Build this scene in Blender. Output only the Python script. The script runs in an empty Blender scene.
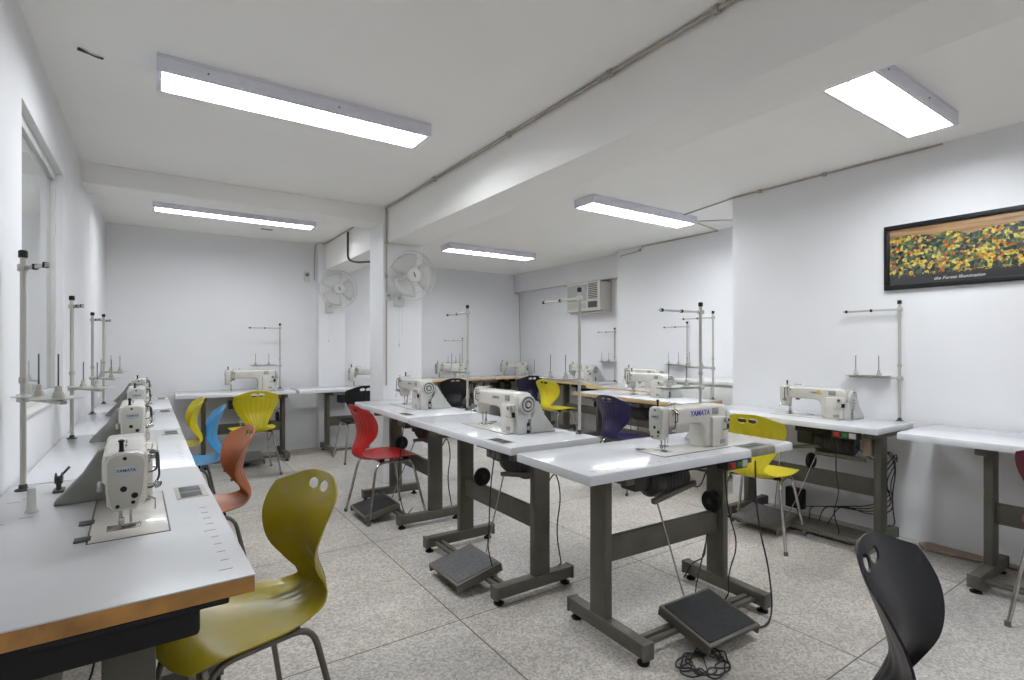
import bpy, bmesh, math, random
from mathutils import Vector, Matrix
C = bpy.context.scene.collection
random.seed(4)
R = math.radians
PI = math.pi

# ------------------------------------------------------------------ materials
def new_mat(name):
    m = bpy.data.materials.new(name); m.use_nodes = True
    nt = m.node_tree; b = nt.nodes['Principled BSDF']
    return m, nt, b

def mat(name, col, rough=.5, metal=0., noise=.0, scale=20., bump=0., coat=0., spec=.5, dirt=None, dirt_amt=0., dirt_scale=3.):
    """principled material whose colour wanders a little by object-space noise; optional darker worn blotches"""
    m, nt, b = new_mat(name)
    n = nt.nodes; l = nt.links
    b.inputs['Roughness'].default_value = rough
    b.inputs['Metallic'].default_value = metal
    b.inputs['Specular IOR Level'].default_value = spec
    b.inputs['Coat Weight'].default_value = coat
    tc = n.new('ShaderNodeTexCoord')
    nz = n.new('ShaderNodeTexNoise'); nz.inputs['Scale'].default_value = scale; nz.inputs['Detail'].default_value = 5
    l.new(tc.outputs['Object'], nz.inputs['Vector'])
    mr = n.new('ShaderNodeMapRange'); mr.inputs['From Min'].default_value = .3; mr.inputs['From Max'].default_value = .7
    mr.inputs['To Min'].default_value = 1 - noise; mr.inputs['To Max'].default_value = 1 + noise
    l.new(nz.outputs['Fac'], mr.inputs['Value'])
    mx = n.new('ShaderNodeMix'); mx.data_type = 'RGBA'; mx.blend_type = 'MULTIPLY'; mx.inputs['Factor'].default_value = 1
    mx.inputs[6].default_value = (*col, 1)
    l.new(mr.outputs['Result'], mx.inputs[7])
    out = mx.outputs[2]
    if dirt:
        n2 = n.new('ShaderNodeTexNoise'); n2.inputs['Scale'].default_value = dirt_scale; n2.inputs['Detail'].default_value = 8
        n2.inputs['Roughness'].default_value = .65
        l.new(tc.outputs['Object'], n2.inputs['Vector'])
        m2 = n.new('ShaderNodeMapRange'); m2.inputs['From Min'].default_value = .52; m2.inputs['From Max'].default_value = .75
        m2.inputs['To Min'].default_value = 0; m2.inputs['To Max'].default_value = dirt_amt
        l.new(n2.outputs['Fac'], m2.inputs['Value'])
        m3 = n.new('ShaderNodeMix'); m3.data_type = 'RGBA'; m3.inputs[7].default_value = (*dirt, 1)
        l.new(m2.outputs['Result'], m3.inputs['Factor']); l.new(out, m3.inputs[6]); out = m3.outputs[2]
    l.new(out, b.inputs['Base Color'])
    if bump:
        bp = n.new('ShaderNodeBump'); bp.inputs['Strength'].default_value = bump; bp.inputs['Distance'].default_value = .002
        l.new(nz.outputs['Fac'], bp.inputs['Height']); l.new(bp.outputs['Normal'], b.inputs['Normal'])
    return m

def emit(name, col, s):
    m, nt, b = new_mat(name)
    b.inputs['Base Color'].default_value = (*col, 1)
    b.inputs['Emission Color'].default_value = (*col, 1); b.inputs['Emission Strength'].default_value = s
    return m

M = {}
M['wall'] = mat('wall_paint', (.775, .775, .79), .55, noise=.015, scale=2.2, bump=.15, dirt=(.66, .64, .60), dirt_amt=.25, dirt_scale=1.1)
M['ceil'] = mat('ceiling_paint', (.90, .888, .86), .7, noise=.015, scale=1.6, bump=.1)
M['column'] = mat('column_paint', (.80, .805, .82), .45, noise=.01, scale=2)
M['top'] = mat('white_laminate', (.62, .625, .65), .22, noise=.015, scale=6, coat=.3, dirt=(.42, .41, .38), dirt_amt=.15, dirt_scale=7)
M['top_grey'] = mat('grey_white_laminate', (.50, .50, .505), .3, noise=.02, scale=6, dirt=(.36, .35, .32), dirt_amt=.2, dirt_scale=7)
M['edge'] = mat('worn_plywood_edge', (.36, .175, .042), .5, noise=.25, scale=14, dirt=(.10, .05, .02), dirt_amt=.6, dirt_scale=11)
M['pale_edge'] = mat('pale_wood_edge', (.62, .44, .20), .5, noise=.12, scale=12)
M['frame'] = mat('grey_olive_enamel', (.105, .099, .078), .5, spec=.35, noise=.12, scale=9, dirt=(.07, .06, .045), dirt_amt=.6, dirt_scale=6, bump=.1)
M['frame_cap'] = mat('grey_end_cap', (.10, .10, .09), .5, noise=.1)
M['black'] = mat('black_plastic', (.009, .009, .010), .5, noise=.1, spec=.25)
M['dark'] = mat('dark_grey_metal', (.045, .045, .045), .45, metal=.3, noise=.2, dirt=(.10, .08, .06), dirt_amt=.5)
M['rubber'] = mat('worn_black_rubber', (.018, .018, .019), .75, noise=.3, scale=40, bump=.6)
M['tread'] = mat('grey_ribbed_tread', (.10, .10, .10), .6, noise=.25, scale=60, bump=.6)
M['steel'] = mat('polished_steel', (.42, .41, .39), .25, metal=1., noise=.08)
M['chrome'] = mat('worn_chrome_tube', (.50, .48, .45), .22, metal=1., noise=.1, scale=30)
M['darktube'] = mat('grey_brown_steel_tube', (.16, .14, .12), .35, metal=.85, noise=.15, scale=25)
M['cream'] = mat('cream_machine_enamel', (.60, .58, .53), .25, noise=.02, scale=14, coat=.4, dirt=(.30, .27, .2), dirt_amt=.25, dirt_scale=9)
M['greycream'] = mat('grey_cream_plate', (.40, .385, .335), .35, noise=.03, scale=14)
M['cover'] = mat('light_grey_cover', (.50, .50, .48), .4, noise=.03)
M['dimcover'] = mat('shaded_grey_cover', (.24, .235, .215), .45, noise=.06)  # darker copy of the grey cover; shade of the unlit side is in its colour
M['bluetext'] = mat('blue_lettering_ink', (.03, .04, .35), .4)
M['greytext'] = mat('grey_lettering_ink', (.12, .13, .16), .4)
M['blacktext'] = mat('black_lettering_ink', (.01, .01, .012), .4)
M['whitetext'] = mat('pale_lettering_ink', (.6, .58, .55), .5)
M['badge'] = mat('pale_badge_foil', (.50, .53, .56), .25, metal=.3)
M['tray'] = mat('brown_grey_tray', (.20, .185, .155), .5, noise=.2, dirt=(.08, .07, .06), dirt_amt=.5)
M['pole'] = mat('ivory_stand_tube', (.45, .44, .40), .28, metal=.2, noise=.04)
M['whiteplastic'] = mat('white_plastic', (.62, .62, .60), .4, noise=.03)
M['lamp_body'] = mat('grey_white_fixture_enamel', (.74, .74, .82), .35, noise=.02)
M['lamp'] = emit('fluorescent_diffuser', (.92, .96, 1.), 45)
M['lamp2'] = emit('fluorescent_diffuser_weak', (.92, .96, 1.), 25)
M['lamp3'] = emit('fluorescent_diffuser_dim', (.92, .96, 1.), 35)
M['louvre'] = mat('white_louvre', (.8, .8, .82), .3)
M['pipe'] = mat('cream_brown_conduit', (.42, .38, .33), .5, noise=.06)
M['cable'] = mat('black_cable_sheath', (.012, .012, .012), .5)
M['greybox'] = mat('grey_board', (.17, .155, .135), .6, noise=.1)
M['red'] = mat('red_button', (.5, .01, .01), .4)
M['green'] = mat('green_button', (.02, .22, .06), .4)
M['dirtywood'] = mat('brown_loose_board', (.30, .23, .17), .7, noise=.15)
M['ac'] = mat('ivory_air_conditioner_case', (.55, .53, .47), .4, noise=.02)
M['acgrille'] = mat('grey_grille', (.36, .36, .33), .5)
M['acdark'] = mat('dark_control_panel', (.06, .06, .07), .4)
M['ylabel'] = mat('yellow_sticker', (.55, .42, .10), .5, noise=.2)
M['label'] = mat('grey_sticker', (.26, .26, .25), .5, noise=.3, scale=80)
def plastic(name, c, r=.3, **k): return mat(name, c, r, noise=.05, scale=9, coat=.04, spec=.36, **k)
M['c_olive'] = plastic('mustard_olive_plastic', (.31, .245, .014), .24, dirt=(.33, .29, .10), dirt_amt=.7, dirt_scale=7)
M['c_yellow'] = plastic('yellow_plastic', (.62, .52, .015), .3)
M['c_red'] = plastic('red_plastic', (.40, .016, .013), .3)
M['c_blue'] = plastic('sky_blue_plastic', (.05, .30, .60), .3)
M['c_orange'] = plastic('burnt_orange_plastic', (.34, .105, .04), .32, dirt=(.34, .17, .10), dirt_amt=.5, dirt_scale=5)
M['c_purple'] = plastic('dark_purple_plastic', (.018, .012, .062), .35)
M['c_navy'] = plastic('navy_plastic', (.012, .012, .04), .35)
M['c_black'] = plastic('black_chair_plastic', (.006, .006, .009), .3)
M['c_maroon'] = plastic('maroon_plastic', (.13, .008, .03), .35)

def floor_mat():
    m, nt, b = new_mat('terrazzo_floor'); n = nt.nodes; l = nt.links
    tc = n.new('ShaderNodeTexCoord'); sp = n.new('ShaderNodeSeparateXYZ'); l.new(tc.outputs['Object'], sp.inputs[0])
    def math_(op, a, v=None, c=None):
        x = n.new('ShaderNodeMath'); x.operation = op
        for i, q in enumerate((a, v, c)):
            if q is None: continue
            if isinstance(q, (int, float)): x.inputs[i].default_value = q
            else: l.new(q, x.inputs[i])
        return x.outputs[0]
    cells = []; joint = None
    for ax, off, per in ((0, 1.155, 1.183), (1, .965, 1.157)):
        s = math_('DIVIDE', math_('SUBTRACT', sp.outputs[ax], off), per)
        cells.append(math_('FLOOR', s))
        f = math_('FRACT', s); e = math_('MINIMUM', f, math_('SUBTRACT', 1., f))
        j = math_('LESS_THAN', e, .0024)
        joint = j if joint is None else math_('MAXIMUM', joint, j)
    cv = n.new('ShaderNodeCombineXYZ'); l.new(cells[0], cv.inputs[0]); l.new(cells[1], cv.inputs[1])
    wn = n.new('ShaderNodeTexWhiteNoise'); l.new(cv.outputs[0], wn.inputs['Vector'])
    r = n.new('ShaderNodeValToRGB'); cr = r.color_ramp
    cr.elements[0].color = (.49, .465, .435, 1); cr.elements[1].color = (.545, .50, .44, 1)
    l.new(wn.outputs['Value'], r.inputs[0])
    # terrazzo chips
    vo = n.new('ShaderNodeTexVoronoi'); vo.inputs['Scale'].default_value = 115; l.new(tc.outputs['Object'], vo.inputs['Vector'])
    sv = n.new('ShaderNodeSeparateColor'); l.new(vo.outputs['Color'], sv.inputs[0])
    chip = n.new('ShaderNodeMapRange'); chip.inputs['To Min'].default_value = .66; chip.inputs['To Max'].default_value = 1.24
    l.new(sv.outputs[0], chip.inputs['Value'])
    mx = n.new('ShaderNodeMix'); mx.data_type = 'RGBA'; mx.blend_type = 'MULTIPLY'; mx.inputs['Factor'].default_value = 1
    l.new(r.outputs[0], mx.inputs[6]); l.new(chip.outputs['Result'], mx.inputs[7])
    # broad stains
    nz = n.new('ShaderNodeTexNoise'); nz.inputs['Scale'].default_value = 1.5; nz.inputs['Detail'].default_value = 9; nz.inputs['Roughness'].default_value = .62
    l.new(tc.outputs['Object'], nz.inputs['Vector'])
    st = n.new('ShaderNodeMapRange'); st.inputs['From Min'].default_value = .35; st.inputs['From Max'].default_value = .68
    st.inputs['To Min'].default_value = .76; st.inputs['To Max'].default_value = 1.14; l.new(nz.outputs['Fac'], st.inputs['Value'])
    m2 = n.new('ShaderNodeMix'); m2.data_type = 'RGBA'; m2.blend_type = 'MULTIPLY'; m2.inputs['Factor'].default_value = 1
    l.new(mx.outputs[2], m2.inputs[6]); l.new(st.outputs['Result'], m2.inputs[7])
    m3 = n.new('ShaderNodeMix'); m3.data_type = 'RGBA'; l.new(joint, m3.inputs['Factor']); l.new(m2.outputs[2], m3.inputs[6]); m3.inputs[7].default_value = (.10, .085, .07, 1)
    l.new(m3.outputs[2], b.inputs['Base Color'])
    b.inputs['Roughness'].default_value = .42; b.inputs['Specular IOR Level'].default_value = .35
    return m
M['floor'] = floor_mat()

def poster_mat():
    m, nt, b = new_mat('autumn_forest_print'); n = nt.nodes; l = nt.links
    tc = n.new('ShaderNodeTexCoord'); sp = n.new('ShaderNodeSeparateXYZ'); l.new(tc.outputs['Object'], sp.inputs[0])
    # local x = along, z = height (0..1 scaled in metres)
    vo = n.new('ShaderNodeTexVoronoi'); vo.inputs['Scale'].default_value = 52; l.new(tc.outputs['Object'], vo.inputs['Vector'])
    sv = n.new('ShaderNodeSeparateColor'); l.new(vo.outputs['Color'], sv.inputs[0])
    r = n.new('ShaderNodeValToRGB'); cr = r.color_ramp; cr.interpolation = 'CONSTANT'
    cols = [(.02, .035, .03), (.05, .09, .05), (.42, .25, .04), (.07, .08, .06), (.45, .36, .07), (.04, .05, .04), (.30, .10, .03), (.36, .32, .10), (.10, .13, .06)]
    cr.elements[0].color = (*cols[0], 1); cr.elements[1].position = 1 / 9; cr.elements[1].color = (*cols[1], 1)
    for i in range(2, 9):
        e = cr.elements.new(i / 9); e.color = (*cols[i], 1)
    l.new(sv.outputs[0], r.inputs[0])
    nz = n.new('ShaderNodeTexNoise'); nz.inputs['Scale'].default_value = 60; nz.inputs['Detail'].default_value = 8; l.new(tc.outputs['Object'], nz.inputs['Vector'])
    mr = n.new('ShaderNodeMapRange'); mr.inputs['From Min'].default_value = .3; mr.inputs['From Max'].default_value = .7; mr.inputs['To Min'].default_value = .15; mr.inputs['To Max'].default_value = 1.9
    l.new(nz.outputs['Fac'], mr.inputs['Value'])
    mx = n.new('ShaderNodeMix'); mx.data_type = 'RGBA'; mx.blend_type = 'MULTIPLY'; mx.inputs['Factor'].default_value = 1
    l.new(r.outputs[0], mx.inputs[6]); l.new(mr.outputs['Result'], mx.inputs[7])
    # sky band on top
    n2 = n.new('ShaderNodeTexNoise'); n2.inputs['Scale'].default_value = 6; l.new(tc.outputs['Object'], n2.inputs['Vector'])
    a = n.new('ShaderNodeMath'); a.operation = 'MULTIPLY_ADD'; a.inputs[1].default_value = .09; l.new(n2.outputs['Fac'], a.inputs[0]); l.new(sp.outputs[2], a.inputs[2])
    g = n.new('ShaderNodeMath'); g.operation = 'GREATER_THAN'; g.inputs[1].default_value = .165; l.new(a.outputs[0], g.inputs[0])
    mp = n.new('ShaderNodeMapping'); mp.inputs['Scale'].default_value = (2, 2, 30); l.new(tc.outputs['Object'], mp.inputs[0])
    n3 = n.new('ShaderNodeTexNoise'); n3.inputs['Scale'].default_value = 1.5; l.new(mp.outputs[0], n3.inputs['Vector'])
    r3 = n.new('ShaderNodeValToRGB'); r3.color_ramp.elements[0].position = .35; r3.color_ramp.elements[1].position = .65
    r3.color_ramp.elements[0].color = (.20, .12, .07, 1); r3.color_ramp.elements[1].color = (.42, .25, .12, 1); l.new(n3.outputs['Fac'], r3.inputs[0])
    m2 = n.new('ShaderNodeMix'); m2.data_type = 'RGBA'; l.new(g.outputs[0], m2.inputs['Factor']); l.new(mx.outputs[2], m2.inputs[6]); l.new(r3.outputs[0], m2.inputs[7])
    # dark ground band
    a2 = n.new('ShaderNodeMath'); a2.operation = 'MULTIPLY_ADD'; a2.inputs[1].default_value = -.10; l.new(nz.outputs['Fac'], a2.inputs[0]); l.new(sp.outputs[2], a2.inputs[2])
    g2 = n.new('ShaderNodeMath'); g2.operation = 'LESS_THAN'; g2.inputs[1].default_value = -.175; l.new(a2.outputs[0], g2.inputs[0])
    m3 = n.new('ShaderNodeMix'); m3.data_type = 'RGBA'; l.new(g2.outputs[0], m3.inputs['Factor']); l.new(m2.outputs[2], m3.inputs[6]); m3.inputs[7].default_value = (.035, .035, .037, 1)
    l.new(m3.outputs[2], b.inputs['Base Color']); b.inputs['Roughness'].default_value = .25
    return m
M['poster'] = poster_mat()

def pane_mat():
    m, nt, b = new_mat('window_pane_glass')
    b.inputs['Base Color'].default_value = (.40, .41, .41, 1); b.inputs['Roughness'].default_value = .03
    b.inputs['Coat Weight'].default_value = .6; b.inputs['Coat Roughness'].default_value = .02
    return m
M['pane'] = pane_mat()

# ------------------------------------------------------------------ mesh helpers
class MB:
    def __init__(s): s.bm = bmesh.new()
    def _new(s, verts): return verts
    def box(s, lo, hi, bev=0., seg=2, rot=None, piv=None):
        b = bmesh.new()
        bmesh.ops.create_cube(b, size=1)
        sz = [hi[i] - lo[i] for i in range(3)]; c = [(hi[i] + lo[i]) / 2 for i in range(3)]
        for v in b.verts: v.co = Vector((v.co.x * sz[0], v.co.y * sz[1], v.co.z * sz[2]))
        if bev > 0: bmesh.ops.bevel(b, geom=b.edges[:], offset=min(bev, min(sz) * .49), segments=seg, affect='EDGES', profile=.5)
        for v in b.verts: v.co += Vector(c)
        if rot is not None:
            p = Vector(piv if piv else c)
            for v in b.verts: v.co = rot @ (v.co - p) + p
        s.merge(b); return s
    def merge(s, b, mx=None):
        if mx is not None: bmesh.ops.transform(b, matrix=mx, verts=b.verts)
        me = bpy.data.meshes.new('tmp'); b.to_mesh(me); b.free(); s.bm.from_mesh(me); bpy.data.meshes.remove(me)
    def tube(s, pts, r, n=10, caps=True, bend=0, flat=None):
        pts = [Vector(p) for p in pts]
        if bend and len(pts) > 2:
            out = [pts[0]]
            for i in range(1, len(pts) - 1):
                a, p, c = pts[i - 1], pts[i], pts[i + 1]
                d1 = (a - p); d2 = (c - p); k = min(bend, d1.length * .48, d2.length * .48)
                s0 = p + d1.normalized() * k; s1 = p + d2.normalized() * k
                for q in range(6):
                    t = q / 5; out.append(s0 * (1 - t) ** 2 + p * 2 * t * (1 - t) + s1 * t * t)
            out.append(pts[-1]); pts = out
        rings = []; up = None
        for i, p in enumerate(pts):
            if i == 0: t = pts[1] - p
            elif i == len(pts) - 1: t = p - pts[i - 1]
            else: t = (pts[i + 1] - p).normalized() + (p - pts[i - 1]).normalized()
            t.normalize()
            if up is None:
                up = Vector((0, 0, 1)) if abs(t.z) < .9 else Vector((1, 0, 0))
            x = t.cross(up)
            if x.length < 1e-5: x = t.cross(Vector((0, 1, 0)))
            x.normalize(); y = x.cross(t).normalized(); up = y
            rr = r[i] if isinstance(r, (list, tuple)) else r
            ring = [s.bm.verts.new(p + x * rr * math.cos(2 * PI * k / n) + y * rr * (flat or 1) * math.sin(2 * PI * k / n)) for k in range(n)]
            rings.append(ring)
        for a, b in zip(rings, rings[1:]):
            for k in range(n): s.bm.faces.new((a[k], a[(k + 1) % n], b[(k + 1) % n], b[k]))
        if caps:
            s.bm.faces.new(rings[0][::-1]); s.bm.faces.new(rings[-1])
        return s
    def lathe(s, prof, origin=(0, 0, 0), axis='Z', n=24):
        """prof = [(radius, height)...] closed on the axis"""
        o = Vector(origin); rings = []
        def P(r, h, a):
            c, d = r * math.cos(a), r * math.sin(a)
            return o + (Vector((c, d, h)) if axis == 'Z' else Vector((h, c, d)) if axis == 'X' else Vector((d, h, c)))
        for r, h in prof:
            rings.append([s.bm.verts.new(P(max(r, 1e-4), h, 2 * PI * k / n)) for k in range(n)])
        for a, b in zip(rings, rings[1:]):
            for k in range(n): s.bm.faces.new((a[k], a[(k + 1) % n], b[(k + 1) % n], b[k]))
        s.bm.faces.new(rings[0][::-1]); s.bm.faces.new(rings[-1])
        return s
    def prism(s, poly, a, b, axis='Y', bev=0., seg=3):
        """extrude a 2D polygon between a and b on the axis. Y: poly=(x,z); X: poly=(y,z); Z: poly=(x,y)"""
        def P(u, v, h): return Vector((u, h, v)) if axis == 'Y' else Vector((h, u, v)) if axis == 'X' else Vector((u, v, h))
        bb = bmesh.new()
        lo = [bb.verts.new(P(u, v, a)) for u, v in poly]; hi = [bb.verts.new(P(u, v, b)) for u, v in poly]
        n = len(poly)
        f1 = bb.faces.new(lo); f2 = bb.faces.new(hi[::-1])
        for k in range(n): bb.faces.new((lo[k], hi[k], hi[(k + 1) % n], lo[(k + 1) % n]))
        bmesh.ops.recalc_face_normals(bb, faces=bb.faces[:])
        if bev: bmesh.ops.bevel(bb, geom=list(f1.edges) + list(f2.edges), offset=bev, segments=seg, affect='EDGES', profile=.5)
        s.merge(bb); return s
    def sphere(s, c, r, sc=(1, 1, 1)):
        b = bmesh.new(); bmesh.ops.create_uvsphere(b, u_segments=16, v_segments=10, radius=r)
        for v in b.verts: v.co = Vector((v.co.x * sc[0], v.co.y * sc[1], v.co.z * sc[2])) + Vector(c)
        s.merge(b); return s
    def build(s, name, m, parent=None, sharp=35, recalc=True):
        if recalc: bmesh.ops.recalc_face_normals(s.bm, faces=s.bm.faces[:])
        me = bpy.data.meshes.new(name); s.bm.to_mesh(me); s.bm.free()
        for p in me.polygons: p.use_smooth = True
        me.set_sharp_from_angle(angle=R(sharp))
        me.materials.append(m)
        o = bpy.data.objects.new(name, me); C.objects.link(o); o.parent = parent
        return o

def rrect(x0, z0, x1, z1, r, n=5):
    out = []
    for cx, cz, a0 in ((x1 - r, z1 - r, 0), (x0 + r, z1 - r, 90), (x0 + r, z0 + r, 180), (x1 - r, z0 + r, 270)):
        for k in range(n + 1):
            a = R(a0 + 90 * k / n); out.append((cx + r * math.cos(a), cz + r * math.sin(a)))
    return out

def tag(o, label, cat, group=None):
    o['label'] = label; o['category'] = cat
    if group: o['group'] = group
    return o
def empty(name, loc, rz, label, cat, group=None):
    o = bpy.data.objects.new(name, None); C.objects.link(o); o.location = loc; o.rotation_euler = (0, 0, rz)
    o.empty_display_size = .1
    return tag(o, label, cat, group)
def struct(name, mb, m):
    o = mb.build(name, m); o['kind'] = 'structure'; return o
def copy_tree(o, parent=None, swap=None):
    c = o.copy(); C.objects.link(c); c.parent = parent
    for ch in o.children: copy_tree(ch, c)
    return c

def text_mesh(name, body, size, m, parent, mx, bold=0., shear=0., depth=.0006, space=1.):
    cu = bpy.data.curves.new('txt', 'FONT'); cu.body = body; cu.size = size; cu.extrude = depth
    cu.align_x = 'CENTER'; cu.align_y = 'CENTER'; cu.offset = bold; cu.shear = shear; cu.space_character = space
    cu.resolution_u = 3
    t = bpy.data.objects.new('txt', cu); C.objects.link(t)
    bpy.context.view_layer.update()
    me = bpy.data.meshes.new_from_object(t.evaluated_get(bpy.context.evaluated_depsgraph_get()))
    bpy.data.objects.remove(t); bpy.data.curves.remove(cu)
    me.transform(mx); me.materials.clear(); me.materials.append(m)
    me.name = name
    o = bpy.data.objects.new(name, me); C.objects.link(o); o.parent = parent
    return o

# ------------------------------------------------------------------ room
HC = 2.53
WX = -.42      # left wall
struct('floor', MB().box((-.9, -3.0, -.1), (6.2, 8.2, 0)), M['floor'])
struct('ceiling', MB().box((-.9, -3.0, HC), (6.2, 8.2, HC + .1)), M['ceil'])
# left wall with a window opening y 2.58..3.62, z .99..2.15
w = MB()
wy0, wy1, wz0, wz1 = 2.70, 3.79, .985, 2.20
w.box((WX - .2, -3, 0), (WX, wy0, HC)); w.box((WX - .2, wy1, 0), (WX, 6.9, HC))
w.box((WX - .2, wy0, 0), (WX, wy1, wz0)); w.box((WX - .2, wy0, wz1), (WX, wy1, HC))
struct('wall_left', w, M['wall'])
fr = MB(); d = .05
fr.box((WX - d - .02, wy0, wz1 - .045), (WX - d + .02, wy1, wz1), .004); fr.box((WX - d - .02, wy0, wz0), (WX - d + .02, wy1, wz0 + .045), .004)
fr.box((WX - d - .02, wy0, wz0 + .045), (WX - d + .02, wy0 + .04, wz1 - .045), .004); fr.box((WX - d - .02, wy1 - .04, wz0 + .045), (WX - d + .02, wy1, wz1 - .045), .004)
win = struct('window_1', fr, M['whiteplastic'])
pn = MB().box((WX - d - .006, wy0 + .035, wz0 + .04), (WX - d + .002, wy1 - .035, wz1 - .04)).build('pane', M['pane'], win)
sl = MB().box((WX - d + .02, wy0 - .0, wz0 - .012), (WX + .012, wy1, wz0 + .006), .004).build('window_sill', M['whiteplastic'], win)

struct('wall_rear', MB().box((-.6, -3.0, 0), (4.3, -2.8, HC)), M['wall'])
struct('wall_back', MB().box((-.6, 6.8, 0), (3.0, 7.0, HC)), M['wall'])
struct('wall_far', MB().box((2.8, 7.7, 0), (5.8, 7.9, HC)).box((2.8, 7.0, 0), (3.0, 7.7, HC)), M['wall'])
struct('wall_right', MB().box((4.08, -3.0, 0), (5.3, 2.65, HC)), M['wall'])
struct('wall_alcove', MB().box((5.1, 2.65, 0), (5.6, 5.0, HC)), M['wall'])
struct('wall_east', MB().box((5.43, 5.0, 0), (5.6, 7.9, HC)), M['wall'])
struct('trim_1', MB().box((5.27, 5.0, 2.215), (5.43, 7.7, HC), .003), M['wall'])          # bulkhead over the air conditioner
struct('trim_2', MB().box((1.66, 6.66, 0), (1.98, 6.8, HC), .004), M['wall'])             # shallow pilaster
struct('column_1', MB().box((1.72, 4.62, 0), (2.1, 4.98, HC), .006), M['column'])
bm_ = MB().box((1.76, -3.0, 2.205), (2.07, 4.62, HC), .004)
struct('beam_1', bm_, M['ceil'])
struct('beam_2', MB().box((1.745, 4.98, 2.205), (2.07, 6.8, HC), .004), M['ceil'])
struct('beam_3', MB().box((WX, 4.65, 2.385), (1.76, 4.95, HC), .004), M['ceil'])

# ------------------------------------------------------------------ ceiling lights
def ceiling_light(x0, x1, y, label, rot=0, w=.24, m='lamp'):
    L = x1 - x0
    t = empty('ceiling_light', ((x0 + x1) / 2, y, HC), R(rot), label, 'light', 'surface mounted fluorescent ceiling lights')
    h = L / 2; g = w / 2
    b = MB()
    b.box((-h, -g, -.012), (h, g, 0), .002)
    b.box((-h, -g, -.075), (h, -g + .018, -.012), .004); b.box((-h, g - .018, -.075), (h, g, -.012), .004)
    b.build('tray', M['lamp_body'], t)
    for s in (-1, 1):
        MB().box((s * h - (.02 if s > 0 else 0), -g + .016, -.073), (s * h + (.02 if s < 0 else 0), g - .016, -.012), .003).build('end_cap', M['lamp_body'], t)
    MB().box((-h + .02, -g + .018, -.064), (h - .02, g - .018, -.058)).build('diffuser', M[m], t)
    lo = MB(); n = 15
    for k in range(1, n):
        x = -h + .02 + (L - .04) * k / n
        lo.box((x - .0016, -g + .018, -.074), (x + .0016, g - .018, -.066))
    lo.box((-h + .02, -.004, -.074), (h - .02, .004, -.066))
    lo.build('louvre', M['louvre'], t)
    sc = MB()
    for s in (-.35, .1): sc.lathe([(.004, 0), (.004, -.003)], (s * L, -g - .001, -.04), 'Y', 8)
    sc.build('screw', M['dark'], t)
    return t
ceiling_light(0.005, 1.31, 2.87, 'long fluorescent ceiling light nearest the torn ceiling mark, before the cross beam')
ceiling_light(-.02, 1.34, 5.56, 'thin looking fluorescent ceiling light beyond the cross beam, over the back tables', w=.2, m='lamp3')
ceiling_light(3.02, 4.40, 3.36, 'fluorescent ceiling light with loose wiring at its end, by the wall corner')
ceiling_light(2.98, 4.30, 5.86, 'small fluorescent ceiling light over the wood edged tables, beyond the fan')
ceiling_light(2.55, 3.61, 1.115, 'bright wide fluorescent ceiling light above the picture wall')
ceiling_light(2.5, 3.8, -1.4, 'fluorescent ceiling light behind the viewer on the picture wall side', m='lamp2')
ceiling_light(0.0, 1.3, -.9, 'fluorescent ceiling light behind the viewer on the window side', m='lamp2')

# ------------------------------------------------------------------ conduits, fans, boxes
def conduit(name, pts, r, label, clips=(), m='pipe', cat='pipe', bend=.03):
    o = MB().tube(pts, r, 8, bend=bend).build(name, M[m]); tag(o, label, cat)
    for c in clips:
        MB().box((c[0] - .014, c[1] - .014, c[2] - .014), (c[0] + .014, c[1] + .014, c[2] + .014), .004).build('clip', M[m], o)
    return o
zc = HC - .012
conduit('wiring_conduit', [(1.744, -2.7, zc), (1.744, 4.63, zc), (1.744, 4.63, 2.3)], .0085, 'long cream wiring conduit along the top edge of the main beam',
        [(1.742, y, zc) for y in (-1.5, -.4, .6, 1.2, 1.75, 2.6, 3.6)])
conduit('wiring_conduit', [(1.745, 4.607, 2.5), (1.745, 4.607, .9)], .008, 'cream conduit running down the column front beside the large fan', [(1.745, 4.605, 2.2), (1.745, 4.605, 1.9)])
conduit('wiring_conduit', [(1.733, 4.99, 2.45), (1.733, 5.2, zc), (1.733, 6.62, zc), (1.645, 6.76, zc), (1.64, 6.79, 2.4), (1.64, 6.79, 2.08)], .007, 'cream conduit from the column along the rear beam down to the pilaster')
conduit('hose', [(1.73, 5.72, 2.5), (1.73, 5.72, 2.2), (1.78, 5.62, 2.16), (1.9, 5.4, 2.15)], .011, 'dark flexible hose hanging down behind the column', m='dark', cat='hose', bend=.08)
conduit('wiring_conduit', [(4.068, 1.20, zc), (4.068, 2.62, zc), (4.2, 3.25, zc)], .0065, 'thin conduit along the ceiling over the framed picture wall', [(4.068, 1.9, zc), (4.068, 2.4, zc)])
conduit('wiring_conduit', [(4.42, 3.25, 2.47), (5.08, 3.47, zc), (5.088, 4.55, zc), (5.088, 4.62, 2.47), (5.088, 4.94, 2.45), (5.25, 5.02, 2.36), (5.26, 5.1, 2.22)], .0065, 'thin conduit from the corner light along the alcove ceiling edge', [(5.088, 4.6, 2.48)], bend=.02)
conduit('wiring_conduit', [(4.36, 3.2, 2.47), (4.5, 3.0, 2.46), (4.9, 2.662, 2.44)], .009, 'short pale cable tail strung from corner light to wall corner', m='whiteplastic', bend=.05)
conduit('wiring_conduit', [(5.255, 5.25, 2.205), (5.255, 7.66, 2.205), (5.38, 7.685, 2.2), (5.41, 7.688, .8)], .0065, 'conduit under the bulkhead running past the air conditioner to the far corner')

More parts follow.
